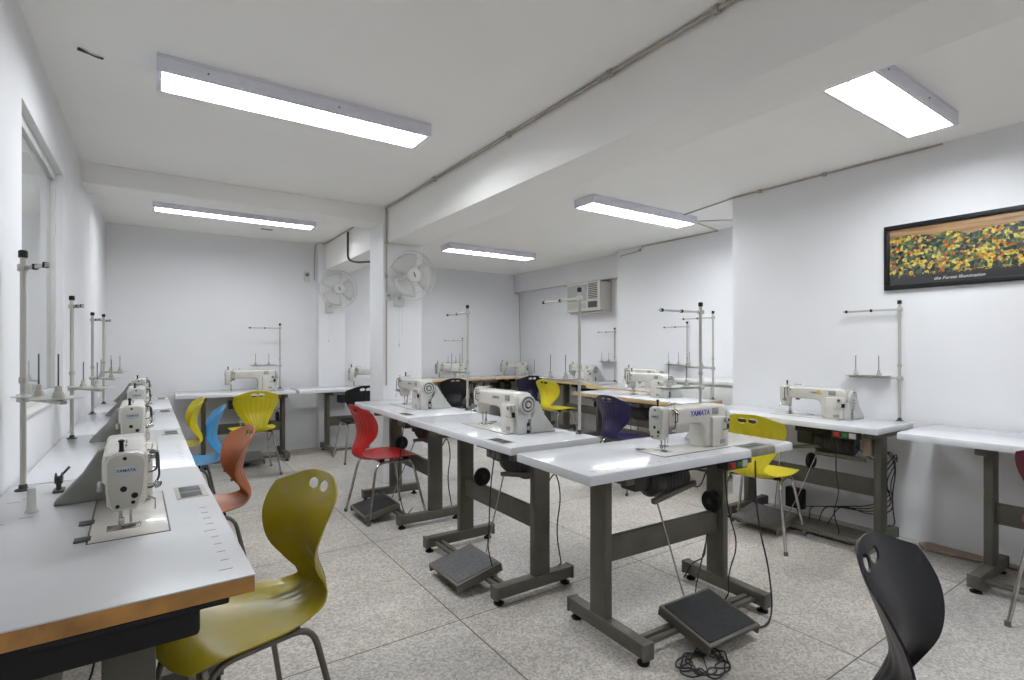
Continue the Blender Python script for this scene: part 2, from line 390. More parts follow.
def wall_fan(x, y, z, r, label, yaw, surf_y):
    t = empty('wall_fan', (x, y, z), R(yaw), label, 'fan', 'round wall mounted fans')
    # faces -Y in its own frame
    g = MB()
    for rr, yy in ((r, 0), (r, -.03), (r * .72, -.052), (r * .42, -.06)):
        g.tube([(rr * math.cos(2 * PI * k / 40), yy, rr * math.sin(2 * PI * k / 40)) for k in range(41)], .0022 if rr < r else .0034, 6)
    for k in range(44):
        a = 2 * PI * k / 44
        pts = [(q * r * math.cos(a), yv, q * r * math.sin(a)) for q, yv in ((.22, -.064), (.55, -.058), (.85, -.044), (1., -.015), (.98, .03), (.6, .075), (.3, .085))]
        g.tube(pts, .0009, 4, caps=False)
    g.build('guard', M['whiteplastic'], t)
    hub = MB().lathe([(0, -.07), (r * .27, -.068), (r * .30, -.06), (r * .30, -.05)], (0, 0, 0), 'Y').build('guard_badge', M['whiteplastic'], t)
    MB().box((-.007, -.0735, -.022), (.007, -.069, .022), .002, rot=Matrix.Rotation(R(-18), 3, 'Y'), piv=(0, -.07, 0)).build('badge_mark', M['greybox'], hub)
    bl = MB()
    for k in range(3):
        a0 = 2 * PI * k / 3
        P = []
        for i in range(6):
            row = []
            for j in range(6):
                q = .18 + .72 * i / 5; a = a0 + (j / 5 - .5) * (1.5 + .25 * math.sin(PI * i / 5))
                row.append(bl.bm.verts.new((q * r * math.cos(a), .01 + .03 * (j / 5 - .5) , q * r * math.sin(a))))
            P.append(row)
        for i in range(5):
            for j in range(5): bl.bm.faces.new((P[i][j], P[i][j + 1], P[i + 1][j + 1], P[i + 1][j]))
    bo = bl.build('blade', M['whiteplastic'], t, recalc=False)
    sol = bo.modifiers.new('s', 'SOLIDIFY'); sol.thickness = .003
    MB().lathe([(0, .0), (.045, .002), (.055, .03), (.055, .11), (.035, .15), (0, .155)], (0, 0, 0), 'Y').build('motor_housing', M['cover'], t)
    ar = MB(); ar.tube([(0, .10, -.02), (-.02, .14, -.12), (-.05, .12, -.19), (-.05, surf_y - .02, -.20)], .014, 10, bend=.04)
    ar.box((-.1, surf_y - .035, -.27), (.0, surf_y, -.15), .008); ar.build('wall_bracket', M['whiteplastic'], t)
    co = MB(); co.tube([(-.06, surf_y - .04, -.26), (-.06, surf_y - .045, -.62)], .0014, 5); co.tube([(-.03, surf_y - .04, -.26), (-.03, surf_y - .045, -.55)], .0014, 5)
    co.lathe([(.004, -.64), (.007, -.63), (.003, -.61)], (-.06, surf_y - .045, 0), 'Z', 8)
    co.build('pull_cord', M['whiteplastic'], t)
wall_fan(1.915, 4.43, 1.895, .222, 'larger round wall fan with white badge on the front of the column', 0, .19)
wall_fan(1.83, 6.44, 1.95, .225, 'smaller looking round wall fan on the pilaster at the back wall', 0, .22)

t = empty('junction_box', (1.55, 6.80, 2.12), 0, 'small violet and cream switch box on back wall beside the pilaster', 'switch')
MB().box((-.035, -.03, -.06), (.035, .008, .06), .006).build('box', M['whiteplastic'], t)
MB().lathe([(0, -.036), (.02, -.034), (.022, -.028)], (0, 0, .02), 'Y', 14).build('knob', M['greybox'], t)
t = empty('wall_socket', (1.76, 4.612, 1.72), 0, 'small cream wall socket on the column below the large fan', 'socket')
MB().box((-.03, -.014, -.04), (.03, .008, .04), .005).build('plate', M['whiteplastic'], t)
MB().box((-.008, -.022, -.008), (.008, -.013, .008), .002).build('switch', M['dark'], t)
t = MB(); t.tube([(-.275, 2.90, HC - .004), (-.255, 2.905, HC - .008), (-.24, 2.925, HC - .004), (-.22, 2.925, HC - .009), (-.193, 2.942, HC - .004)], [.012, .008, .004, .005, .009], 8, flat=.5)
tag(t.build('cable_stub', M['dark']), 'dark torn cable stub poking from the ceiling near the window wall', 'cable')
tag(MB().box((.945, 6.2, HC - .006), (1.06, 6.225, HC + .001), .002).build('ceiling_hook', M['greybox']), 'tiny grey bracket on the ceiling near the back wall', 'bracket')
tag(MB().box((WX - .001, 1.955, 2.13), (WX + .008, 1.985, 2.138), .002).build('wall_nail', M['greybox']), 'small nail in the left wall before the window', 'nail')

# ------------------------------------------------------------------ air conditioner
t = empty('air_conditioner', (5.43, 5.80, 1.985), R(-90), 'ivory window type air conditioner set high in the far side wall', 'air conditioner')
# local: x along wall (towards -Y world), y into wall, faces -y
W2_, HH = .36, .208
MB().box((-W2_, -.20, -HH), (W2_, .0, HH), .01).build('case', M['ac'], t)
MB().box((-W2_ - .004, -.235, -HH - .004), (W2_ + .004, -.19, HH + .004), .012).build('front_frame', M['ac'], t)
g = MB(); g.box((-.33, -.242, -.06), (.09, -.233, .18), .003)
for k in range(24): g.box((-.33, -.2435, -.055 + k * .0098), (.09, -.24, -.052 + k * .0098))
g.build('intake_grille', M['acgrille'], t)
g = MB(); g.box((.125, -.237, -.04), (.31, -.2345, .19), .002)
g.build('outlet_recess', M['acdark'], t)
g = MB()
for k in range(9): g.box((.125, -.248, -.035 + k * .0255), (.31, -.236, -.024 + k * .0255), .002, rot=Matrix.Rotation(R(25), 3, 'X'))
g.build('louvre', M['ac'], t)
g = MB()
for k in range(6): g.box((-.33, -.241, -.165 + k * .014), (.07, -.234, -.157 + k * .014), .002)
g.build('lower_grille', M['acgrille'], t)
MB().box((.12, -.242, -.165), (.31, -.234, -.075), .003).build('control_panel', M['acdark'], t)
MB().box((-.02, -.2455, .1), (.08, -.2425, .175), .001).build('sticker', M['badge'], t)
MB().box((-W2_, -.17, -HH - .03), (W2_, .0, -HH - .005), .004).build('support_ledge', M['whiteplastic'], t)

# ------------------------------------------------------------------ framed picture
t = empty('framed_picture', (4.08, .62, 1.842), R(-90), 'wide black framed autumn forest print on the right wall', 'picture')
PL, PH = .895, .213
f = MB()
for lo, hi in (((-PL, -.03, PH - .03), (PL, .0, PH)), ((-PL, -.03, -PH), (PL, .0, -PH + .03)), ((-PL, -.03, -PH + .03), (-PL + .03, .0, PH - .03)), ((PL - .03, -.03, -PH + .03), (PL, .0, PH - .03))):
    f.box(lo, hi, .004)
f.build('frame', M['black'], t)
MB().box((-PL + .028, -.016, -PH + .028), (PL - .028, -.004, PH - .028)).build('print', M['poster'], t)
rx = Matrix.Rotation(R(90), 4, 'X')
text_mesh('caption', 'the Forest Illumination', .027, M['whitetext'], t, Matrix.Translation((-.50, -.0165, -.16)) @ rx, shear=.35)

# low white cupboard in the alcove and loose board
t = empty('low_cupboard', (4.80, 2.67, 0), 0, 'low white cupboard top tucked into the alcove behind the wall corner', 'cupboard')
MB().box((-.28, 0, .03), (.28, .95, .88), .004).build('body', M['cover'], t)
MB().box((-.30, -.005, .88), (.29, .98, .915), .006).build('worktop', M['whiteplastic'], t)
for k in range(2):
    dd = MB().box((-.296, .03 + k * .46, .06), (-.281, .46 + k * .46, .86), .004).build('door', M['whiteplastic'], t)
    MB().tube([(-.31, .40 + k * .14, .5), (-.31, .40 + k * .14, .6)], .005, 8).build('handle', M['steel'], dd)
tag(MB().prism([(3.90, 1.235), (3.99, 1.30), (4.05, 1.27), (4.03, .80), (3.98, .78)], .004, .016, 'Z').build('floor_board', M['dirtywood']), 'brown loose board lying at the wall foot under the empty table', 'board')

# ------------------------------------------------------------------ sewing table
TH = .765
def sewing_table(origin, rz, L, D, label, group, edge='white', machine=True, cols=(.25, None), motor=True, pedal=.66, pedal_v=0., wheel='right', switch=True, tray=True, winder=True, detail=True, legs=(True, True), rod=True, mesh_pedal=False, plate_u=None, buttons=False, trayu=None, wu=None, band=False):
    t = empty('sewing_table', (origin[0], origin[1], 0), rz, label, 'table', group)
    th = .038
    em = {'white': M['top'], 'brown': M['edge'], 'pale': M['pale_edge']}[edge]
    if edge == 'white':
        b = MB()
        b.prism([(0, TH - th), (0 + .0, TH - .012), (.004, TH - .003), (.012, TH), (D - .012, TH), (D - .004, TH - .003), (D, TH - .012), (D, TH - th)], 0, L, 'X', .003, 2)
        b.build('tabletop', M['top'], t)
    else:
        MB().box((0, 0, TH - .0035), (L, D, TH), .001).build('tabletop', M['top_grey'] if edge == 'brown' else M['top'], t)
        MB().box((0.001, 0.001, TH - th), (L - .001, D - .001, TH - .0037), .002).build('core_board', em, t)
    c0 = cols[0]; c1 = L - .24 if cols[1] is None else cols[1]
    for s, cu in enumerate((c0, c1)):
        if not legs[s]: continue
        MB().box((cu - .02, .17, .085), (cu + .02, .27, TH - th - .04), .004).build('column', M['frame'], t)
        MB().box((cu - .024, .04, TH - th - .04), (cu + .024, D - .07, TH - th), .004).build('top_bracket', M['frame'], t)
        f = MB().box((cu - .026, -.06, .03), (cu + .026, .42, .09), .005).build('foot', M['frame'], t)
        for v in (-.062, .41):
            MB().box((cu - .029, v, .026), (cu + .029, v + .014, .093), .003).build('end_cap', M['frame_cap'], f)
        for v in (-.03, .385):
            MB().lathe([(0, 0), (.024, 0), (.026, .008), (.012, .014), (.008, .03), (0, .031)], (cu, v, 0), 'Z', 14).build('levelling_pad', M['black'], f)
    if legs[0] and legs[1]:
        MB().box((c0 + .02, .205, .31), (c1 - .02, .232, .42), .003).build('crossbeam', M['frame'], t)
        pb = MB()
        pb.box((c0 + .026, -.01, .045), (c1 - .026, .012, .062), .002); pb.box((c0 + .026, .03, .045), (c1 - .026, .052, .062), .002)
        pb.build('pedal_rail', M['frame'], t)
    if pedal is not None:
        rt = Matrix.Rotation(R(12), 3, 'X'); pv = (pedal, pedal_v + .0, .085)
        p = MB().box((pedal - .165, pedal_v - .14, .08), (pedal + .165, pedal_v + .13, .094), .004, rot=rt, piv=pv)
        p.box((pedal - .165, pedal_v - .14, .05), (pedal - .155, pedal_v + .13, .085), .002, rot=rt, piv=pv); p.box((pedal + .155, pedal_v - .14, .05), (pedal + .165, pedal_v + .13, .085), .002, rot=rt, piv=pv)
        po = p.build('treadle', M['frame'], t)
        g = MB().box((pedal - .15, pedal_v - .125, .094), (pedal + .15, pedal_v + .115, .0985), .002, rot=rt, piv=pv)
        g.build('tread_mat', M['tread'] if mesh_pedal else M['rubber'], po)
        MB().box((pedal - .03, pedal_v + .0, .0), (pedal + .03, pedal_v + .03, .08), .004).build('pivot', M['frame_cap'], po)
        if rod:
            MB().tube([(pedal + .0, pedal_v + .13, .12), (pedal - .035, .232, .53)], .004, 8).build('treadle_rod', M['steel'], t)
            MB().box((pedal - .06, .22, .535), (pedal + .24, .245, .56), .004, rot=Matrix.Rotation(R(-10), 3, 'Y')).build('treadle_lever', M['frame'], t)
    if motor:
        mu = c1 - .30
        m = MB(); m.lathe([(0, -.13), (.05, -.13), (.078, -.11), (.085, -.06), (.085, .06), (.078, .11), (.05, .13), (0, .13)], (mu, .31, .60), 'X', 20)
        for k in range(6): m.lathe([(.088, -.06 + k * .024), (.09, -.052 + k * .024), (.088, -.045 + k * .024)], (mu, .31, .60), 'X', 20)
        m.box((mu - .07, .25, .66), (mu + .07, .37, TH - th), .006)
        mo = m.build('motor', M['dark'], t)
        MB().box((mu - .24, .26, .57), (mu - .13, .36, .66), .01).build('clutch_housing', M['dark'], mo)
        MB().box((mu - .18, .12, .675), (mu + .12, .22, TH - th), .004).build('drip_tray', M['black'], t)
    if wheel:
        wu = wu if wu is not None else {'right': c1 - .055, 'left': c0 + .15}[wheel]
        wl = MB().lathe([(.012, -.012), (.05, -.014), (.056, -.006), (.056, .006), (.05, .014), (.012, .012)], (wu, .22, .465), 'X', 26).build('knee_pulley', M['black'], t)
        MB().lathe([(.014, -.02), (.014, .02)], (wu, .22, .465), 'X', 12).build('hub', M['dark'], wl)
    if switch:
        su = c1 - .12
        sb = MB().box((su - .075, .015, TH - th - .05), (su + .075, .075, TH - th - .002), .005).build('switch_box', M['dark'], t)
        MB().box((su - .06, .008, TH - th - .038), (su - .025, .017, TH - th - .014), .003).build('stop_button', M['red' if buttons else 'frame_cap'], sb)
        MB().box((su - .01, .008, TH - th - .038), (su + .02, .017, TH - th - .014), .003).build('start_button', M['green' if buttons else 'frame_cap'], sb)
        MB().box((su + .028, .011, TH - th - .042), (su + .066, .0165, TH - th - .010), .001).build('label_plate', M['cover' if buttons else 'frame'], sb)
        cb = MB(); x0 = su - .05
        cb.tube([(x0, .05, TH - th - .05), (x0 - .01, .03, .5), (x0 + .03, .0, .33), (x0 - .02, .02, .2), (x0 + .02, .04, .07), (x0 - .06, .1, .012), (x0 - .2, .2, .008)], .0035, 6, bend=.1)
        cb.build('cable', M['cable'], t)
    if detail:
        cb = MB(); x0 = c1 + .03
        cb.tube([(c1 - .18, .3, .6), (c1 - .05, .29, .5), (x0, .3, .62), (x0 + .02, .32, .48), (x0, .30, .3), (x0 + .01, .33, .12), (c1 - .02, .36, .1), (c1 - .05, .39, .012)], .0035, 6, bend=.12)
        cb.build('cable', M['cable'], t)
    if tray:
        tu = L - .27 if trayu is None else trayu
        a = MB().box((tu, -.0015, TH - .03), (tu + .17, .0, TH - .001), .0006) if edge == 'white' and False else MB()
        a.box((tu, .012, TH - .001), (tu + (.19 if band else .17), .1, TH + .0015), .0006)
        if band: a.prism([(-.0015, TH - th), (-.0015, TH - .012), (.003, TH - .0022), (.012, TH + .0012), (.014, TH), (.0, TH - .012), (.0, TH - th)], tu, tu + .19, 'X')
        to = a.build('edge_tray', M['tray'] if band else M['greycream'], t)
        for k in range(2): MB().box((tu + .012 + k * .077, .028, TH + .0012), (tu + .080 + k * .077, .088, TH + .0022), .0003).build('compartment', M['dark'], to)
    if machine and detail:
        # ruler ticks on the operator's edge and slots round the bed
        pu = plate_u if plate_u is not None else .45
        tk = MB()
        for k in range(10): tk.box((.06 + k * .06, .035, TH + .0001), (.063 + k * .06, .052 + (.01 if k % 5 == 0 else 0), TH + .0005))
        tk.build('ruler_marks', M['greytext'], t)
    return t

G_T = 'sewing tables in the row along the window wall'
G_M = 'white sewing tables in the middle of the room'
G_R = 'white sewing tables along the picture wall'
G_W = 'pale wood edged sewing tables on the far side'
G_B = 'white sewing tables against the back wall'
tabs = {}
tabs['T1'] = sewing_table((.178, 1.238), R(91.6), 1.255, .56, 'nearest white topped sewing table with brown worn wood edge, beside window', G_T, 'brown', wheel=None, motor=False, pedal=None, switch=False, trayu=.74, winder=False)
tabs['T2'] = sewing_table((.143, 2.50), R(90.6), 1.225, .55, 'second white sewing table from the viewer along the window wall', G_T, 'white', pedal=None, detail=True)
tabs['T3'] = sewing_table((.130, 3.73), R(90.6), 1.22, .54, 'third white sewing table from the viewer along the window wall', G_T, 'white', pedal=None, detail=False)
tabs['T4'] = sewing_table((.117, 4.955), R(90.6), 1.15, .52, 'farthest white sewing table of the window wall row, by the back corner', G_T, 'white', pedal=None, detail=False)
tabs['N'] = sewing_table((1.344, 1.462), R(-2.4), 1.34, .51, 'nearest middle white sewing table set crosswise with black treadle and coiled cable', G_M, 'white', pedal=.64, pedal_v=-.03, wheel='right', wu=.99, trayu=.995, cols=(.25, 1.035), band=True, buttons=True)
tabs['M1'] = sewing_table((1.42, 3.35), R(-90.3), 1.262, .58, 'white sewing table behind the crosswise one, with grey treadle', G_M, 'white', cols=(.41, 1.2), pedal=.88, pedal_v=-.04, wheel='left', wu=.62, mesh_pedal=True)
tabs['M2'] = sewing_table((1.455, 4.615), R(-91), 1.24, .56, 'white sewing table between the column and the red chair', G_M, 'white', cols=(.42, 1.2), pedal=.85, pedal_v=-.1, wheel='left', wu=.55, detail=True)
tabs['R'] = sewing_table((3.53, 2.62), R(-90), 1.27, .53, 'white sewing table with red and green switch against the picture wall', G_R, 'white', cols=(.33, 1.20), pedal=.60, pedal_v=-.05, wheel='left', mesh_pedal=True, tray=False, buttons=True, wu=.78)
tabs['R2'] = sewing_table((3.49, 1.24), R(-90), 1.25, .56, 'white sewing table under the framed picture, beside maroon chair', G_R, 'white', machine=False, cols=(.355, 1.05), pedal=None, motor=False, switch=False, wheel=None, tray=False, detail=False, winder=False)
tabs['W2'] = sewing_table((3.74, 4.34), R(-90.5), 1.45, .56, 'pale wood edged sewing table in front of the purple chair', G_W, 'pale', cols=(.3, 1.0), pedal=None, tray=False)
tabs['W3'] = sewing_table((4.5, 4.96), R(-90), 1.25, .56, 'wood edged sewing table against the alcove wall behind another table', G_W, 'pale', pedal=None, tray=False, detail=False)
tabs['A1'] = sewing_table((4.84, 6.26), R(-90), 1.2, .57, 'wood edged sewing table under the air conditioner, beside yellow chair', G_W, 'pale', pedal=None, detail=False)
tabs['A2'] = sewing_table((4.84, 7.06), R(-90), .78, .57, 'short wood edged sewing table next to the far room corner', G_W, 'pale', pedal=None, detail=False, motor=False, tray=False, cols=(.2, .6))
tabs['F1'] = sewing_table((3.38, 7.1), 0, 1.12, .56, 'wood edged sewing table at the far wall behind the black chair', G_W, 'pale', pedal=None, detail=False, tray=False)
tabs['F2'] = sewing_table((4.52, 7.1), 0, .88, .56, 'wood edged sewing table at the far wall behind the navy chair', G_W, 'pale', pedal=None, detail=False, tray=False)
tabs['B1'] = sewing_table((.17, 6.2), 0, 1.13, .57, 'white sewing table at the back wall in front of the yellow chair', G_B, 'white', pedal=.62, pedal_v=-.05, cols=(.25, 1.03), wheel='right', mesh_pedal=True)
tabs['B2'] = sewing_table((1.33, 6.18), 0, 1.25, .46, 'white sewing table at the back wall partly behind the column', G_B, 'white', pedal=None, cols=(.36, 1.05), detail=False)

# extras of the nearest left table: winder, pin, slots, black drawer, ruler
def T1p(u, v, z=TH): return Vector((u, v, z))
t1 = tabs['T1']
MB().box((.02, .10, .655), (.35, .56, .726), .01).build('drawer', M['black'], t1)
MB().box((.0, .05, .716), (.10, .36, .7265), .003).build('support_plate', M['black'], t1)
MB().box((.45, .49, .12), (1.15, .52, .66), .003).build('back_panel', M['greybox'], t1)
MB().box((.02, .36, .40), (.9, .375, .64), .003).build('side_panel', M['greybox'], t1)
cn = MB().lathe([(0, 0), (.016, 0), (.016, .003), (.0115, .01), (.0095, .07), (.006, .074), (0, .075)], (.845, .455, TH), 'Z', 16).build('cone_pin', M['whiteplastic'], t1)
wn = MB(); wn.box((1.06, .40, TH), (1.12, .43, TH + .008), .002); wn.box((1.075, .408, TH), (1.09, .422, TH + .05), .004)
wn.lathe([(.004, -.012), (.019, -.010), (.019, -.006), (.008, -.004), (.008, .004), (.019, .006), (.019, .010), (.004, .012)], (1.085, .415, TH + .045), 'Y', 18)
wn.tube([(1.085, .415, TH + .045), (1.11, .39, TH + .075)], .004, 8)
wn.build('bobbin_winder', M['dark'], t1)
for u, v in ((.74, .50), (.78, .445), (1.0, .50), (1.03, .47), (.60, .30)): MB().box((u, v, TH + .0001), (u + .004, v + .03, TH + .0005)).build('printed_mark', M['greytext'], t1)
# power cable coil on the floor at the crosswise table
tn = tabs['N']
cb = MB(); pts = []
for k in range(260):
    k = k * .27; a = k * .42; rr = .075 + .022 * math.sin(k * .7) + .012 * math.sin(k * 1.9)
    pts.append((.44 + rr * 1.25 * math.cos(a), -.17 + rr * math.sin(a) * .8, .008 + .012 * abs(math.sin(k * .9))))
pts += [(.55, -.05, .012), (.7, .1, .02), (.84, .19, .1), (.98, .22, .35)]
cb.tube(pts, .0034, 6); cb.build('coiled_cable', M['cable'], tn)
cb = MB(); cb.tube([(1.10, .05, .69), (1.06, .02, .5), (1.035, -.02, .36), (1.05, -.05, .22), (1.02, -.09, .06), (.93, -.13, .008), (.83, -.11, .008), (.7, -.06, .008)], .0042, 6, bend=.08); cb.build('hanging_cable', M['cable'], tn)
# wiring tangle at picture wall table
tr = tabs['R']; cb = MB()
for q in range(4):
    pts = [(1.20 + .02 * q, .27 + .01 * q, .62 - .03 * q), (1.26, .30, .5 + .03 * q), (1.24 - .03 * q, .25, .40), (1.25, .29, .22 + .04 * q), (1.12, .3, .16 + .02 * q), (.95 - .1 * q, .26, .2 - .03 * q), (.85 - .06 * q, .3, .03)]
    cb.tube(pts, .0035, 6, bend=.07)
cb.build('cable_bundle', M['cable'], tr)
MB().box((.86, .10, .535), (1.16, .125, .56), .003).build('slotted_bar', M['frame'], tr)
MB().tube([(.87, .11, .54), (.80, .0, .25), (.74, -.02, .11)], .003, 6).build('treadle_rod', M['steel'], tr)
MB().box((.62, .08, .012), (1.1, .36, .03), .004).build('base_shelf', M['frame'], tr)
MB().box((.50, .40, .05), (.63, .46, .2), .01).build('control_box', M['black'], tr)
MB().box((1.12, .16, .565), (1.17, .275, .70), .004).build('side_box', M['dirtywood'], tr)

# ------------------------------------------------------------------ sewing machine
def make_machine():
    t = empty('sewing_machine', (0, 0, 0), 0, 'x', 'sewing machine')
    MB().box((-.115, -.115, .0002), (.44, .095, .0014), .0005).build('table_cutout', M['dark'], t)
    MB().box((-.11, -.11, .0004), (.43, .09, .003), .001).build('bed', M['cream'], t)
    MB().box((-.025, -.04, .0025), (.035, .05, .0046), .0008).build('needle_plate', M['steel'], t)
    for u in (-.085, .10): MB().box((u, .085, .0004), (u + .045, .125, .005), .0015).build('hinge', M['dark'], t)
    out = [(-.02, .146), (-.02, .228), (-.012, .238), (.10, .241), (.30, .243), (.42, .243), (.450, .236), (.468, .215), (.474, .18), (.462, .10), (.452, .0), (.282, .0), (.280, .10), (.272, .128), (.25, .142), (.21, .146)]
    MB().prism(out, -.058, .062, 'Y', .018, 4).build('arm_and_column', M['cream'], t)
    # front service block on column
    MB().box((.325, -.078, .002), (.455, -.04, .175), .01).build('column_cover', M['cream'], t)
    # head
    hp = [(-.052, .225), (-.046, .240), (-.028, .250), (.028, .250), (.046, .240), (.052, .225), (.051, .13), (.042, .085), (.032, .070), (-.022, .070), (-.034, .080), (-.047, .13)]
    MB().prism(hp, -.058, -.004, 'X', .006, 2).build('head', M['cream'], t)
    fp = [(-.047, .218), (-.042, .233), (-.026, .243), (.026, .243), (.042, .233), (.047, .218), (.046, .13), (.038, .09), (.029, .077), (-.019, .077), (-.030, .086), (-.043, .13)]
    fo = MB().prism(fp, -.0625, -.057, 'X', .0015, 2).build('face_plate', M['greycream'], t)
    for v, z, r in ((.003, .232, .0055), (.006, .138, .009), (-.022, .115, .009), (.021, .086, .0055), (-.018, .094, .0055)):
        MB().lathe([(0, -.0645), (r * .6, -.0645), (r, -.063), (r, -.060)], (0, v, z), 'X', 14).build('screw', M['black'], fo)
    ru = Matrix.Rotation(R(-90), 4, 'Z') @ rx   # text facing -X
    bd = MB().prism([(-.031, .208), (.031, .208), (.031, .184), (0, .174), (-.031, .184)], -.0640, -.062, 'X').build('badge', M['badge'], fo)
    text_mesh('lettering', 'YAMATA', .0125, M['blacktext'], fo, Matrix.Translation((-.0643, 0, .195)) @ ru, bold=.0003, shear=.1)
    # bars
    b = MB(); b.tube([(0, -.012, .018), (0, -.012, .08)], .0036, 8); b.tube([(0, -.012, .004), (0, -.012, .02)], .0012, 6); b.build('needle_bar', M['steel'], t)
    b = MB(); b.tube([(0, .014, .02), (0, .014, .08)], .005, 8); b.box((-.006, .004, .015), (.006, .02, .035), .002); b.box((-.004, -.022, .006), (.010, .012, .011), .001); b.box((-.004, -.026, .006), (.001, -.004, .013), .001); b.build('presser_foot', M['steel'], t)
    # thread guides, tension, take up lever, guard
    b = MB(); b.lathe([(.003, -.095), (.011, -.090), (.014, -.08), (.014, -.076), (.006, -.074), (.006, -.055)], (-.005, 0, .13), 'Y', 16); b.build('tension_disc', M['steel'], t)
    b = MB(); b.lathe([(.003, -.085), (.008, -.082), (.008, -.05)], (.03, 0, .215), 'Y', 12); b.build('thread_tensioner', M['steel'], t)
    b = MB(); b.tube([(.0, -.06, .235), (.0, -.085, .232), (.0, -.088, .15), (.0, -.07, .12), (.0, -.056, .12)], .0032, 8, bend=.015)
    b.tube([(.022, -.056, .24), (.022, -.08, .235), (.024, -.082, .17), (.024, -.056, .165)], .0026, 8, bend=.012); b.build('take_up_guard', M['dark'], t)
    b = MB(); b.tube([(.01, -.06, .2), (.012, -.07, .26), (.01, -.05, .262)], .0026, 6); b.build('take_up_lever', M['steel'], t)
    b = MB(); b.tube([(-.03, -.056, .10), (-.045, -.075, .092), (-.05, -.075, .06)], .0022, 6); b.build('thread_wire', M['steel'], t)
    b = MB(); b.lathe([(.0075, .24), (.0075, .254), (.006, .256), (.006, .278), (.0085, .280), (.0085, .285), (.004, .288)], (-.03, .012, 0), 'Z', 12); b.build('thread_post', M['black'], t)
    b = MB(); b.tube([(.05, .0, .25), (.05, .0, .275)], .0016, 6); b.tube([(.09, .0, .25), (.09, .0, .268)], .0016, 6); b.box((.04, -.004, .256), (.1, .004, .26), .001); b.build('top_thread_guide', M['steel'], t)
    MB().box((.015, .062, .12), (.05, .075, .15), .003).build('presser_lifter', M['steel'], t)
    # hand wheel with rings
    MB().lathe([(0, .474), (.030, .474), (.052, .478), (.057, .484), (.057, .500), (.053, .506), (.046, .506), (.044, .500), (.038, .500), (.036, .507), (.026, .507), (.024, .501), (.016, .501), (.014, .51), (0, .51)], (0, 0, .176), 'X', 32).build('handwheel', M['cover'], t)
    MB().lathe([(.0245, .5015), (.0245, .5035), (.0165, .5035), (.0165, .5015)], (0, 0, .176), 'X', 24).build('wheel_ring', M['dark'], t)
    MB().lathe([(.0445, .5005), (.0445, .503), (.0375, .503), (.0375, .5005)], (0, 0, .176), 'X', 24).build('wheel_ring', M['dark'], t)
    bc = [(.03, .0), (.03, .09), (.052, .12), (.060, .17), (.068, .195), (.09, .185), (.135, .105), (.215, .012), (.215, 0)]
    MB().prism(bc, .425, .49, 'X', .008, 3).build('belt_cover', M['cover'], t)
    bc = [(-.062, .0), (-.062, .14), (-.03, .14), (.03, .13), (.04, .09), (.012, .085), (.005, .06), (.005, 0)]
    MB().prism(bc, .455, .485, 'X', .005, 2).build('wheel_guard', M['cover'], t)
    MB().box((.456, -.002, .004), (.478, .035, .062), .004).build('belt_opening', M['black'], t)
    w_ = MB().lathe([(0, .479), (.012, .479), (.016, .483), (.016, .488), (.008, .49), (0, .49)], (0, .018, .032), 'X', 16); w_.build('bobbin_winder_wheel', M['steel'], t)
    d_ = MB().lathe([(0, -.1), (.016, -.1), (.0185, -.097), (.0185, -.088), (.014, -.078)], (.435, 0, .155), 'Y', 22).build('stitch_dial', M['greycream'], t)
    MB().lathe([(0, -.102), (.008, -.102), (.010, -.1)], (.435, 0, .155), 'Y', 14).build('dial_center', M['dark'], d_)
    b = MB(); b.tube([(.455, -.068, .10), (.455, -.088, .10), (.40, -.09, .10)], .0035, 8, bend=.008); b.build('reverse_lever', M['steel'], t)
    MB().box((.445, -.081, .10), (.468, -.07, .13), .002).build('lever_slot', M['black'], t)
    MB().box((.385, -.0795, .018), (.43, -.0775, .042), .0008).build('maker_plate', M['label'], t)
    MB().box((.34, -.0595, .19), (.395, -.058, .225), .0005).build('sticker', M['label'], t)
    return t
proto = make_machine()
G_S = 'industrial lockstitch sewing machines'
def tab_world(key, u, v, z=TH):
    t = tabs[key]; rz = t.rotation_euler[2]
    return Vector((t.location.x + u * math.cos(rz) - v * math.sin(rz), t.location.y + u * math.sin(rz) + v * math.cos(rz), z)), rz
first = True
def place_machine(key, u, v, label, arm=None, arm_mat='greytext', badge=True, scale=1.):
    global first
    o = proto if first else copy_tree(proto)
    first = False
    p, rz = tab_world(key, u, v, TH); o.location = p; o.rotation_euler = (0, 0, rz)
    o['label'] = label; o['group'] = G_S
    if arm: text_mesh('arm_lettering', 'YAMATA', arm, M[arm_mat], o, Matrix.Translation((.235, -.0585, .202)) @ rx, bold=.0008, shear=.15, space=.95)
    for c in o.children:
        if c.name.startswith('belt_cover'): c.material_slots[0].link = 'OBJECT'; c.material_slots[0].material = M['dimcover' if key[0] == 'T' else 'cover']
    if scale != 1: o.scale = (scale,) * 3
    return o
place_machine('T1', .515, .228, 'sewing machine nearest the viewer, its grey faceplate with hexagonal badge turned outward', None, scale=.84)
place_machine('T2', .54, .225, 'second sewing machine along the window wall, behind the nearest one', scale=.86)
place_machine('T3', .54, .225, 'third sewing machine along the window wall', scale=.86)
place_machine('T4', .50, .225, 'last sewing machine along the window wall by the back corner', scale=.86)
place_machine('N', .60, .185, 'cream sewing machine with blue lettering on the crosswise middle table', .043, 'bluetext')
place_machine('M1', .52, .295, 'cream sewing machine with round handwheel facing viewer, in front of the tall pole', .022, scale=.94)
place_machine('M2', .42, .31, 'cream sewing machine on the table nearest the column', .022, scale=.94)
mR = place_machine('R', .60, .285, 'cream sewing machine with yellow sticker standing against the picture wall', .02, 'greytext', scale=1.0)
MB().box((.255, -.0600, .19), (.285, -.0585, .225), .0005).build('yellow_sticker', M['ylabel'], mR)
place_machine('W2', .60, .30, 'sewing machine on the wood edged table in front of the purple chair', scale=.94)
